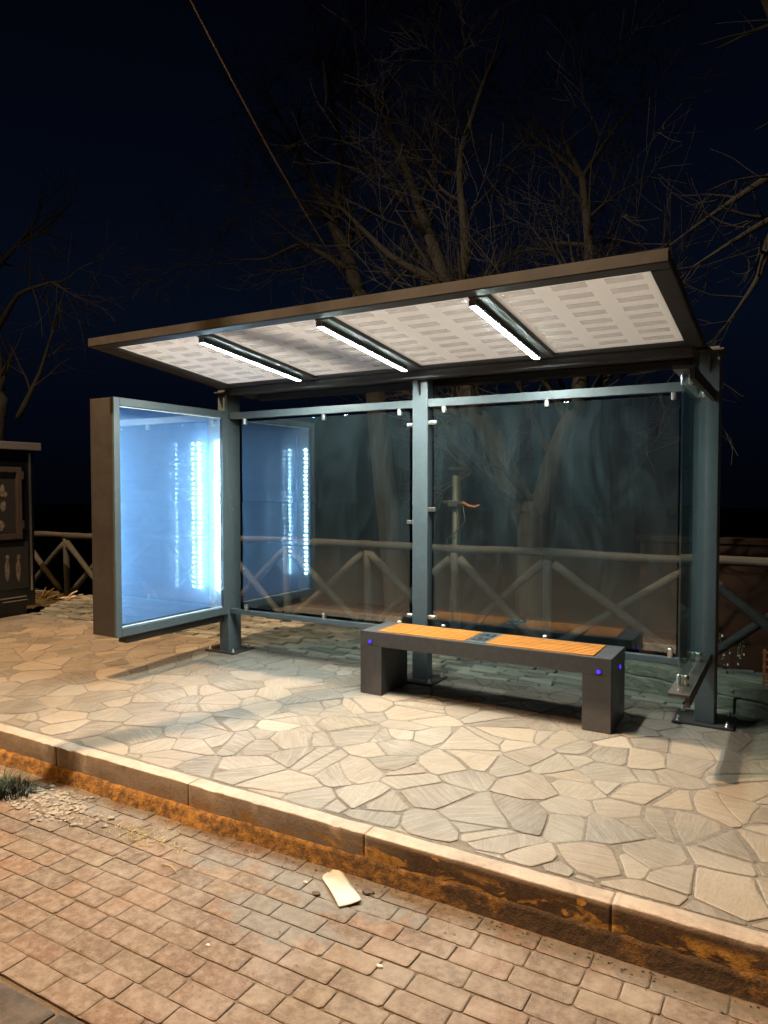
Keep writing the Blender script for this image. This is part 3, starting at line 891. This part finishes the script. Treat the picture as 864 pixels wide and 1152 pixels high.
def tree(name, loc, label, trunk, limbs, seed, depth=3, group=None, spread=1.0, kids=5):
    """trunk / limbs: lists of (point, radius)"""
    rs = random.Random(seed)
    root = thing(name, loc, label, 'tree', group)
    b = new()
    d_ = Vector(trunk[-1][0]) - Vector(trunk[-2][0]); d_.normalize(); r_ = trunk[-1][1]
    trunk = trunk + [(Vector(trunk[-1][0]) + d_ * r_ * .5, r_ * .72), (Vector(trunk[-1][0]) + d_ * r_ * .95, r_ * .25)]
    for path in [trunk] + limbs:
        pts, rad = [], []
        for (pa, ra), (pb, rb) in zip(path, path[1:]):
            for q in range(4):
                t = q / 4
                pts.append(Vector(pa).lerp(Vector(pb), t) + Vector((rs.uniform(-1, 1), rs.uniform(-1, 1), 0)) * ra * .10); rad.append(ra + (rb - ra) * t)
        pts.append(Vector(path[-1][0])); rad.append(path[-1][1])
        for _ in range(1):
            pts = [pts[0]] + [(pts[i - 1] + pts[i] * 2 + pts[i + 1]) / 4 for i in range(1, len(pts) - 1)] + [pts[-1]]
        tube(b, pts, rad, 12, rough=.06)
    mk('trunk', b, M_BARK, root)
    b = new()
    for path in limbs:
        n = len(path)
        for i in range(1, n):
            a, ra = Vector(path[i - 1][0]), path[i - 1][1]; c, rc = Vector(path[i][0]), path[i][1]
            dl = (c - a); Ls = dl.length; dl.normalize()
            for k in range(kids if i > 1 or n == 2 else 2):
                t = rs.uniform(.2, 1)
                o = a + dl * Ls * t
                nd = (dl * .6 + perp_rand(dl, rs) * rs.uniform(.5, 1)).normalized()
                grow(b, o, nd, rs.uniform(.8, 1.7) * spread, (ra + (rc - ra) * t) * rs.uniform(.35, .6), depth - 1, rs)
        dl = (Vector(path[-1][0]) - Vector(path[-2][0])).normalized()
        for k in range(3):
            grow(b, Vector(path[-1][0]), (dl + perp_rand(dl, rs) * .45).normalized(), 1.5 * spread, path[-1][1] * .9, depth, rs)
    mk('crown', b, M_TWIG, root)
    return root

def px(x, y, Y):
    """world point on the plane at depth Y seen at photo pixel x,y (only used to lay out the trees)"""
    f = 806.7; pit = math.atan2(28, f); ya = R(30)
    fw = Vector((-math.sin(ya) * math.cos(pit), math.cos(ya) * math.cos(pit), -math.sin(pit))); rt = Vector((math.cos(ya), math.sin(ya), 0)); up = rt.cross(fw)
    d = fw + rt * ((x - 432) / f) - up * ((y - 576) / f)
    t = Y / d.y
    return Vector((0, 0, 1.5)) + d * t

# forked tree standing behind the right-hand glass
Y = 8.0
tree('bare_tree', (-2.62, Y, -1.3), 'bare forked tree seen through the right-hand glass pane', 
     [((-2.62, Y, -1.6), .24), ((-2.64, Y, .3), .185), ((-2.65, Y, 1.22), .175)],
     [[((-2.65, Y, 1.0), .15), (px(553, 492, Y), .13), (px(530, 452, Y), .11), (px(500, 320, 8.2), .09), (px(470, 225, 8.4), .06), (px(430, 120, 8.6), .035)],
      [((-2.63, Y, 1.02), .13), (px(628, 500, Y), .11), (px(652, 452, Y), .09), (px(665, 300, 8.2), .06), (px(655, 200, 8.4), .035)],
      [(px(515, 400, 8.1), .07), (px(525, 280, 8.0), .055), (px(515, 180, 7.9), .04), (px(545, 90, 7.8), .022)],
      [(px(500, 320, 8.2), .05), (px(440, 290, 8.3), .04), (px(385, 235, 8.5), .025)]], 3, 4, 'bare winter trees', .95, 5)
Y = 8.9
tree('bare_tree', tuple(px(452, 700, Y) + Vector((0, 0, -1))), 'leaning bare tree rising above the middle of the roof beside the cable',
     [(px(455, 760, Y), .20), (px(440, 600, Y), .17), (px(420, 420, Y), .14), (px(405, 330, Y), .11)],
     [[(px(405, 330, Y), .10), (px(385, 275, Y), .085), (px(362, 225, Y), .06), (px(335, 170, Y), .035)],
      [(px(392, 303, Y), .05), (px(358, 283, Y), .042), (px(340, 272, Y), .03), (px(300, 292, Y), .018), (px(262, 292, Y), .009)],
      [(px(375, 250, Y), .06), (px(385, 180, Y), .045), (px(370, 90, Y), .025)]], 11, 3, 'bare winter trees', .75, 3)
tree('bare_tree', tuple(px(-6, 690, 7.6)), 'bare tree behind the display stand at the left edge',
     [(px(-34, 690, 7.6), .17), (px(-14, 560, 7.6), .14), (px(2, 450, 7.6), .11)],
     [[(px(0, 470, 7.6), .10), (px(-5, 380, 7.6), .08), (px(-20, 320, 7.6), .06), (px(20, 275, 7.4), .03)],
      [(px(-5, 375, 7.6), .05), (px(20, 330, 7.4), .035), (px(55, 318, 7.3), .018)],
      [(px(20, 470, 7.6), .05), (px(45, 420, 7.7), .03), (px(60, 370, 7.7), .015)]], 5, 2, 'bare winter trees', .75, 4)
tree('bare_tree', tuple(px(915, 700, 7.2)), 'bare tree whose thin branches droop in beside the right end of the roof',
     [(px(920, 780, 7.2), .20), (px(925, 500, 7.2), .16), (px(930, 200, 7.2), .12)],
     [[(px(930, 260, 7.2), .07), (px(870, 255, 7.0), .045), (px(855, 310, 6.9), .025), (px(832, 345, 6.8), .012), (px(806, 380, 6.8), .006)],
      [(px(928, 330, 7.2), .06), (px(880, 240, 7.1), .04), (px(835, 265, 6.9), .022), (px(780, 300, 6.8), .008)],
      [(px(930, 200, 7.2), .07), (px(880, 190, 7.1), .04), (px(810, 235, 7.0), .02), (px(755, 275, 6.9), .008)],
      [(px(930, 200, 7.2), .10), (px(900, 80, 7.2), .06), (px(860, 0, 7.2), .03)]], 8, 2, 'bare winter trees', .5, 2)

# cable coming down from the upper left to the leaning tree
b = new()
A, B_ = px(228, 0, 4.2), px(414, 352, 8.75)
A2 = A + (A - B_) * .45
pts = []
for i in range(49):
    t = i / 48
    pts.append(A2.lerp(B_, t) + Vector((0, 0, -.22 * math.sin(PI * t))) )
tube(b, pts, .0085, 6)
tag(mk('overhead_cable', b, M_CABLE), 'thin overhead cable slanting down from the upper left behind the roof', 'cable')

# ------------------------------------------------------------------ display stand at the left edge
KX = -7.85
ks = thing('display_stand', (KX - .2, 4.3, 0), 'dark display stand with framed photo panels at the left edge', 'display stand')
b = new()
box(b, KX - .42, KX, 3.2, 5.29, .10, 1.93, .006)
box(b, KX - .38, KX - .04, 3.3, 5.2, 0.0, .099, .004)
mk('cabinet', b, M_KIOSK, ks)
b = new(); box(b, KX - .50, KX + .07, 3.1, 5.35, 1.931, 2.02, .008); mk('top_slab', b, M_KIOSKTOP, ks)
b = new(); box(b, KX + .0005, KX + .018, 5.225, 5.25, .28, 1.90, .003); mk('edge_trim', b, M_STEEL, ks)
fz0, fz1, fy0, fy1 = .90, 1.73, 3.9, 5.11
b = new()
box(b, KX + .001, KX + .05, fy0, fy0 + .06, fz0, fz1, .006); box(b, KX + .001, KX + .05, fy1 - .06, fy1, fz0, fz1, .006)
box(b, KX + .001, KX + .05, fy0 + .0605, fy1 - .0605, fz0, fz0 + .06, .006); box(b, KX + .001, KX + .05, fy0 + .0605, fy1 - .0605, fz1 - .06, fz1, .006)
for z in (fz0 + .12, fz1 - .14): box(b, KX + .003, KX + .046, fy1 + .0005, fy1 + .025, z, z + .09, .003)
fr = mk('picture_frame', b, M_KFRAME, ks)
def blob(b, y, z, w, h, x, mi=0):
    vs = []
    s = random.uniform(0, 99)
    for k in range(14):
        a = 2 * PI * k / 14
        q = 1 + .3 * noise.noise(Vector((math.cos(a), math.sin(a), s)))
        vs.append((y + w * q * math.cos(a), z + h * q * math.sin(a)))
    prism(b, vs, x, x + .003, 0, mi)
b = new(); box(b, KX + .001, KX + .012, fy0 + .061, fy1 - .061, fz0 + .061, fz1 - .061, 0, 1)
rk = random.Random(4)
for k in range(26):
    blob(b, rk.uniform(fy0 + .12, fy1 - .12), rk.uniform(fz0 + .12, fz0 + .58), rk.uniform(.012, .035), rk.uniform(.02, .07), KX + .0121 + k * .00008)
for k in range(5): blob(b, rk.uniform(fy0 + .2, fy1 - .12), fz1 - .11, rk.uniform(.05, .1), .012, KX + .0121 + k * .0001)
mk('photograph', b, [M_FIG, M_FIGDK], fr)
b = new(); box(b, KX + .001, KX + .010, 3.3, 5.20, .32, .86, .002, 1)
for k in range(13):
    y = 3.45 + k * .135
    zt = .60 + rk.uniform(-.05, .05)
    blob(b, y, zt - .10, .028, .13, KX + .0101 + k * .0001); blob(b, y + .005, zt + .055, .022, .030, KX + .0101 + k * .0001)
mk('poster', b, [M_FIG, M_FIGDK], ks)
b = new(); box(b, KX + .0005, KX + .012, 4.85, 5.17, .215, .228, .002); mk('rail_strip', b, M_STEEL, ks)
b = new(); box(b, KX + .0005, KX + .012, 4.88, 5.18, .175, .186, .002)
mk('rail_strip', b, M_STEEL, ks)

# broken twigs lying beside the stand
tw = thing('twig_heap', (-8.7, 6.05, 0), 'small heap of pale broken twigs on the ground right of the display stand', 'twigs')
rt_ = random.Random(9)
for k in range(7):
    x, y = -8.85 + rt_.uniform(0, .75), 5.95 + rt_.uniform(0, .25); a = rt_.uniform(0, PI); l = rt_.uniform(.08, .22); h = rt_.uniform(.02, .14)
    b = new(); tube(b, [(x, y, .015), (x + math.cos(a) * l * .5, y + math.sin(a) * l * .5, .02 + h * .6), (x + math.cos(a) * l, y + math.sin(a) * l, .02 + h)], [.016, .013, .007], 6)
    mk('twig', b, M_TWIGPALE, tw)

# slim pole with crossbar behind the glass
pp = thing('slim_pole', tuple(px(512, 700, 6.75)), 'slim green-grey pole with a dark crossbar and orange lever behind the glass', 'pole')
b = new(); q = px(513, 700, 6.75); tube(b, [(q.x, 6.75, -.4), (q.x, 6.75, 1.62)], .044, 12); mk('shaft', b, M_POLEGREEN, pp)
b = new(); za = px(513, 566, 6.75).z
tube(b, [(q.x - .13, 6.70, za + .01), (q.x, 6.70, za), (q.x + .13, 6.70, za - .005)], [.018, .028, .02], 8); box(b, q.x - .06, q.x + .06, 6.66, 6.72, za - .035, za + .03, .008); mk('crossbar', b, M_BLACK, pp)
b = new(); tube(b, [(q.x + .10, 6.68, za + .01), (q.x + .17, 6.66, za - .02), (q.x + .24, 6.65, za - .035), (q.x + .30, 6.65, za - .015)], [.014, .013, .012, .014], 8); mk('lever', b, M_ORANGE, pp)
b = new(); tube(b, [(q.x + .1, 6.69, za - .02), (q.x + .13, 6.68, za - .18), (q.x + .05, 6.68, za - .27), (q.x - .06, 6.68, za - .36), (q.x - .1, 6.69, za - .46)], .006, 6)
tube(b, [(q.x + .03, 6.69, za - .02), (q.x + .06, 6.68, za - .2), (q.x + .04, 6.69, za - .45)], .006, 6); mk('loose_cable', b, M_BLACK, pp)

# low red-brown wall far beyond the fence at right
b = new(); wY = 11.0
w0, w1 = px(770, 604, wY), px(900, 604, wY)
box(b, -2.0, 6.0, wY, wY + .25, -6, w0.z - .08, .01); box(b, -2.05, 6.05, wY - .04, wY + .29, w0.z - .079, w0.z, .01)
tag(mk('low_wall', b, M_RED), 'low red-brown wall beyond the fence at the right', 'wall')

# pale-leaved weed and an orange barrier at the right edge
wd = thing('pale_weed', tuple(px(822, 748, 6.75)), 'small weed with pale specks of leaf beyond the fence at right', 'plant')
rw = random.Random(3); b = new(); bl = new()
q = px(822, 752, 6.75)
for k in range(7):
    a = rw.uniform(-.14, .14); top = Vector((q.x + a, 6.75 + rw.uniform(-.05, .05), q.z + rw.uniform(.12, .34)))
    tube(b, [(q.x + a * .3, 6.75, q.z - .25), (q.x + a * .7, 6.75, q.z + .05), top], [.004, .003, .002], 5)
    for j in range(5):
        p = Vector((q.x + a * .7, 6.75, q.z + .02)).lerp(top, rw.uniform(0, 1.05)) + Vector((rw.uniform(-.02, .02), rw.uniform(-.02, .02), 0))
        t = bmesh.new(); bmesh.ops.create_icosphere(t, subdivisions=1, radius=rw.uniform(.004, .009), matrix=Matrix.Translation(p) @ Matrix.Rotation(rw.uniform(0, 3), 4, 'X') @ Matrix.Diagonal((1, .3, 1.5, 1)))
        me = bpy.data.meshes.new('tmp'); t.to_mesh(me); t.free(); bl.from_mesh(me); bpy.data.meshes.remove(me)
mk('stem', b, M_GRASS, wd); mk('leaves', bl, M_PALELEAF, wd)
q0, q1 = px(858, 772, 5.9), px(858, 730, 5.9)
ob = thing('barrier_net', (q0.x + .3, 5.9, 0), 'orange plastic barrier mesh at the right edge beside the log fence', 'barrier')
b = new()
for k in range(9): box(b, q0.x + k * .07, q0.x + k * .07 + .018, 5.895, 5.905, 0.0, q1.z, .002)
for k in range(6): box(b, q0.x - .004, q0.x + .60, 5.889, 5.8945, .02 + k * (q1.z - .04) / 5 - .009, .02 + k * (q1.z - .04) / 5 + .009, .002)
mk('mesh_panel', b, M_ORANGE, ob)
b = new(); tube(b, [(q0.x + .62, 5.90, -.01), (q0.x + .62, 5.90, q1.z + .05)], .014, 8); mk('stake', b, M_STEEL, ob)

# ------------------------------------------------------------------ litter and small growth on the road
def blades(b, cx, cy, z, n, rad, h, rs, lean=.6):
    for k in range(n):
        a = rs.uniform(0, 2 * PI); r = rad * math.sqrt(rs.random())
        p = Vector((cx + r * math.cos(a) * 1.5, cy + r * math.sin(a), z)); hh = h * rs.uniform(.4, 1.1)
        d = Vector((math.cos(a) * lean * rs.uniform(.2, 1.3), math.sin(a) * lean * rs.uniform(.2, 1.3), 1)).normalized()
        s = d.cross(Vector((0, 0, 1))).normalized() * rs.uniform(.0018, .0035) if d.cross(Vector((0, 0, 1))).length > .01 else Vector((.003, 0, 0))
        m = p + d * hh * .6; e = m + (d + Vector((math.cos(a) * .8, math.sin(a) * .8, -.25))).normalized() * hh * .5
        v = [b.verts.new(x) for x in (p - s, p + s, m + s * .7, m - s * .7, e)]
        b.faces.new((v[0], v[1], v[2], v[3])); b.faces.new((v[3], v[2], v[4]))
rg = random.Random(12)
b = new()
blades(b, -3.74, 2.36, RZ - .008, 300, .10, .085, rg); blades(b, -3.85, 2.33, RZ - .008, 350, .12, .11, rg)
tag(mk('grass_tuft', b, M_GRASS), 'scruffy tuft of grass growing against the kerb at the left edge', 'grass')
b = new()
for k in range(150):
    x, y = -2.68 + rg.gauss(0, .13), 2.34 + rg.gauss(0, .05); a = rg.uniform(0, PI); l = rg.uniform(.02, .07)
    z = RZ + rg.uniform(.004, .012)
    tube(b, [(x, y, z), (x + math.cos(a) * l, y + math.sin(a) * l, z + rg.uniform(-.002, .008))], .0012, 3)
tag(mk('straw_litter', b, M_STRAW), 'scatter of dry straw on the bricks near the kerb', 'straw', None, 'stuff')
b = new()
for k in range(260):
    x, y = -3.45 + rg.gauss(0, .22), 2.36 + rg.gauss(0, .07); s = rg.uniform(.006, .02)
    if y > 2.56: continue
    t = bmesh.new(); bmesh.ops.create_icosphere(t, subdivisions=1, radius=s, matrix=Matrix.Translation((x, y, RZ + s * .25)) @ Matrix.Rotation(rg.uniform(0, 3), 4, 'Z') @ Matrix.Diagonal((1.2, .9, .5, 1)))
    for v in t.verts: v.co += Vector((rg.uniform(-1, 1), rg.uniform(-1, 1), rg.uniform(-1, 1))) * s * .18
    me = bpy.data.meshes.new('tmp'); t.to_mesh(me); t.free(); b.from_mesh(me); bpy.data.meshes.remove(me)
tag(mk('gravel', b, plain('rubble', (.21, .17, .135), .9)), 'crumbled rubble beside the grass at the foot of the kerb', 'gravel', None, 'stuff')

b = new()
for k in range(420):
    x = rg.uniform(-3.8, .3); y = 2.585 - abs(rg.gauss(0, .06)) - .012
    if rg.random() < .25: y = rg.uniform(1.6, 2.5)
    s = rg.uniform(.002, .0075); z = RZ + .0015
    a = rg.uniform(0, PI); n_ = rg.randint(3, 5)
    vs = [b.verts.new((x + s * rg.uniform(.6, 1.5) * math.cos(a + 2 * PI * q / n_), y + s * rg.uniform(.5, 1) * math.sin(a + 2 * PI * q / n_), z + rg.uniform(0, .004))) for q in range(n_)]
    top = b.verts.new((x, y, z + s * .5))
    for q in range(n_): b.faces.new((vs[q], vs[(q + 1) % n_], top))
    b.faces.new(vs[::-1])
tag(mk('gutter_grit', b, plain('grit', (.10, .07, .045), .9, 0, .6, 40)), 'dark grit and leaf crumbs gathered along the foot of the kerb', 'grit', None, 'stuff')

# pale scrap of plastic
b = new()
c = Vector((-1.635, 2.462, RZ + .010)); ang = math.atan2(2.375 - 2.545, -1.515 + 1.735)
def scrap_pt(u, v, top):
    L_, W_ = .265, .098
    w = W_ / 2
    if u > .80: w *= math.sqrt(max(.03, 1 - ((u - .80) / .2) ** 2)) * .9 + .1
    x = -(u - .5) * L_; y = v * w
    z = .004 + .004 * (v * v) + .004 * math.sin(u * 6 + v) + (.0012 if top else 0)
    return Vector((c.x + x * math.cos(ang) - y * math.sin(ang), c.y + x * math.sin(ang) + y * math.cos(ang), c.z + z - .006))
NU, NV = 18, 8
for top in (True, False):
    g = [[b.verts.new(scrap_pt(i / NU, -1 + 2 * j / NV, top)) for j in range(NV + 1)] for i in range(NU + 1)]
    for i in range(NU):
        for j in range(NV): b.faces.new((g[i][j], g[i + 1][j], g[i + 1][j + 1], g[i][j + 1])).smooth = True
    if top: gt = g
ring = lambda g: [g[0][j] for j in range(NV)] + [g[i][NV] for i in range(NU)] + [g[NU][j] for j in range(NV, 0, -1)] + [g[i][0] for i in range(NU, 0, -1)]
ra, rb = ring(gt), ring(g)
for k in range(len(ra)): b.faces.new((ra[k], ra[(k + 1) % len(ra)], rb[(k + 1) % len(rb)], rb[k]))
tag(mk('plastic_scrap', b, M_PAPER), 'pale strip of plastic with a rounded end lying on the bricks by the kerb', 'litter')

def crumb(x, y, s, m, name, label, cat, flat=.5):
    b = new(); bmesh.ops.create_icosphere(b, subdivisions=2, radius=s, matrix=Matrix.Translation((x, y, RZ + s * flat * .6)) @ Matrix.Diagonal((1.3, .9, flat, 1)))
    for v in b.verts: v.co += Vector((rg.uniform(-1, 1), rg.uniform(-1, 1), rg.uniform(-.5, .5))) * s * .18
    tag(mk(name, b, m), label, cat)
crumb(-1.245, 2.125, .010, M_PEBBLE, 'pebble', 'white crumb of stone on the bricks nearest the bottom edge', 'pebble')
crumb(-1.79, 2.43, .009, M_PEBBLE, 'pebble', 'white crumb of stone just left of the pale plastic strip', 'pebble')
crumb(-1.85, 1.91, .008, M_PEBBLE, 'pebble', 'white crumb of stone on bricks well left of the plastic strip', 'pebble')
crumb(-1.52, 2.50, .022, M_LEAF, 'dead_leaf', 'dark curled leaf between the plastic strip and the kerb', 'leaf', .35)
crumb(-1.70, 2.385, .016, M_LEAF, 'dead_leaf', 'dark crumpled leaf at the left side of the plastic strip', 'leaf', .35)
b = new(); tube(b, [(-2.42, 2.22, RZ + .008), (-2.37, 2.225, RZ + .011), (-2.31, 2.20, RZ + .008)], [.004, .0035, .002], 5)
tag(mk('dry_twig', b, M_STRAW), 'short dry twig on the bricks below the straw', 'twig')

# ------------------------------------------------------------------ street lamp by the road, left of the view
LP = Vector((-4.40, .86, 9.0)); PF = Vector((-3.93, 1.93, RZ))
sl = thing('street_lamp', tuple(PF), 'tall grey street lamp with a shaded head standing on the road left of the shelter', 'street lamp')
b = new(); tube(b, [PF, PF + Vector((0, 0, 3)), PF + Vector((0, 0, 9.1)), PF + Vector((-.02, -.05, 9.42)), PF + Vector((-.10, -.22, 9.56)), (LP.x, LP.y, LP.z + .50), (LP.x, LP.y, LP.z + .28)], [.085, .07, .038, .036, .034, .034, .034], 14); mk('pole', b, M_LAMPPOLE, sl)
b = new()
tube(b, [LP + Vector((0, 0, .30)), LP + Vector((0, 0, .24)), LP + Vector((0, 0, .12)), LP + Vector((0, 0, .02))], [.05, .16, .24, .27], 24); bm_ = b
mk('lamp_shade', b, M_LAMPPOLE, sl)
ld = bpy.data.lights.new('sodium_lamp', 'SPOT'); ld.energy = 8800; ld.color = (1.0, .72, .44); ld.spot_size = R(150); ld.spot_blend = .75; ld.shadow_soft_size = .06
lo = bpy.data.objects.new('sodium_lamp', ld); lo.location = LP + Vector((0, 0, -.02)); COL.objects.link(lo)
# the next lamp of the row, further left along the road
s2 = sl.copy(); COL.objects.link(s2); s2.location = (-9.0, .95, RZ)
s2['label'] = 'tall grey street lamp with a shaded head standing farther left along the road'
for ch in list(sl.children):
    c = ch.copy(); COL.objects.link(c); c.parent = s2; c.matrix_parent_inverse = ch.matrix_parent_inverse
l2 = lo.copy(); l2.data = lo.data.copy(); l2.data.energy = 3000; l2.data.color = (1.0, .55, .18); l2.location = lo.location + Vector(s2.location) - Vector(sl.location); COL.objects.link(l2)
for q in (sl, s2): q['group'] = 'street lamps along the road'

# ------------------------------------------------------------------ house across the road (seen only as the dark mass mirrored in the glass)
M_WALL = plain('dark_render', (.020, .017, .016), .9, 0, .2, 1.5); M_TILE = plain('dark_roof_tile', (.05, .03, .022), .8, 0, .3, 9)
M_PANE = plain('dark_window_pane', (.02, .022, .026), .08); M_SHUT = plain('shutter_wood', (.02, .017, .014), .7)
HY = -9.6
for (hx0, hx1, hz, lab) in ((-19, -6.4, 6.2, 'dark two storey house across the road with closed shutters and a wide front'), (-6.2, 4.5, 7.0, 'taller dark house across the road mirrored faintly in the glass')):
    hs = thing('house', ((hx0 + hx1) / 2, HY, -.2), lab, 'house', 'houses across the road')
    b = new(); box(b, hx0, hx1, HY - 7, HY, -.3, hz, .02); mk('wall', b, M_WALL, hs)
    b = new(); prism(b, [(HY - 7.4, hz - .1), (HY + .4, hz - .1), (HY + .4, hz + .02), (HY - 3.5, hz + 1.9), (HY - 7.4, hz + .02)], hx0 - .2 + .25, hx1 - .05, 0); mk('roof', b, M_TILE, hs)
    n = int((hx1 - hx0) / 2.6)
    for i in range(n):
        xx = hx0 + (i + .5) * (hx1 - hx0) / n
        for z in (.9, 3.9):
            if z < 1 and i == n // 2:
                b = new(); box(b, xx - .5, xx + .5, HY + .002, HY + .05, -.18, 2.0, .006); mk('door', b, M_SHUT, hs); continue
            b = new(); box(b, xx - .55, xx - .42, HY + .002, HY + .09, z, z + 1.4, .006); box(b, xx + .42, xx + .55, HY + .002, HY + .09, z, z + 1.4, .006)
            box(b, xx - .62, xx + .62, HY + .002, HY + .13, z - .09, z - .001, .006); box(b, xx - .55, xx + .55, HY + .002, HY + .09, z + 1.401, z + 1.5, .006)
            wn = mk('window', b, M_WALL, hs)
            b = new(); box(b, xx - .419, xx + .419, HY + .002, HY + .03, z, z + 1.4, .002); mk('pane', b, M_PANE, wn)

# ------------------------------------------------------------------ night sky
w = bpy.data.worlds.new('World'); scene.world = w; w.use_nodes = True
nt = w.node_tree; nt.nodes.clear()
out = nt.nodes.new('ShaderNodeOutputWorld'); bg = nt.nodes.new('ShaderNodeBackground'); tc = nt.nodes.new('ShaderNodeTexCoord')
sp = nt.nodes.new('ShaderNodeSeparateXYZ'); rp = nt.nodes.new('ShaderNodeValToRGB')
nt.links.new(tc.outputs['Generated'], sp.inputs[0]); nt.links.new(sp.outputs[2], rp.inputs[0])
e = rp.color_ramp.elements
e[0].position = 0; e[0].color = (.0006, .0009, .0024, 1)
e[1].position = .62; e[1].color = (.00055, .00060, .0018, 1)
x = e.new(.22); x.color = (.0014, .0033, .0088, 1)
nt.links.new(rp.outputs[0], bg.inputs[0]); bg.inputs[1].default_value = 1.0
nt.links.new(bg.outputs[0], out.inputs[0])

# ------------------------------------------------------------------ camera
cd = bpy.data.cameras.new('camera'); cd.sensor_fit = 'HORIZONTAL'; cd.sensor_width = 36; cd.lens = 806.7 / 864 * 36
cd.clip_start = .05; cd.clip_end = 2000
co = bpy.data.objects.new('camera', cd); co.location = (0, 0, 1.5)
co.rotation_euler = (R(90) - math.atan2(28, 806.7), 0, R(30)); COL.objects.link(co)
scene.camera = co

scene.view_settings.view_transform = 'Standard'; scene.view_settings.look = 'None'
scene.view_settings.exposure = 0; scene.view_settings.gamma = 1
scene.render.engine = 'CYCLES'
cy = scene.cycles
cy.use_denoising = True
try: cy.denoiser = 'OPENIMAGEDENOISE'
except Exception: pass
cy.max_bounces = 10; cy.diffuse_bounces = 4; cy.glossy_bounces = 6; cy.transmission_bounces = 6; cy.transparent_max_bounces = 16
cy.sample_clamp_indirect = 50; cy.caustics_reflective = False
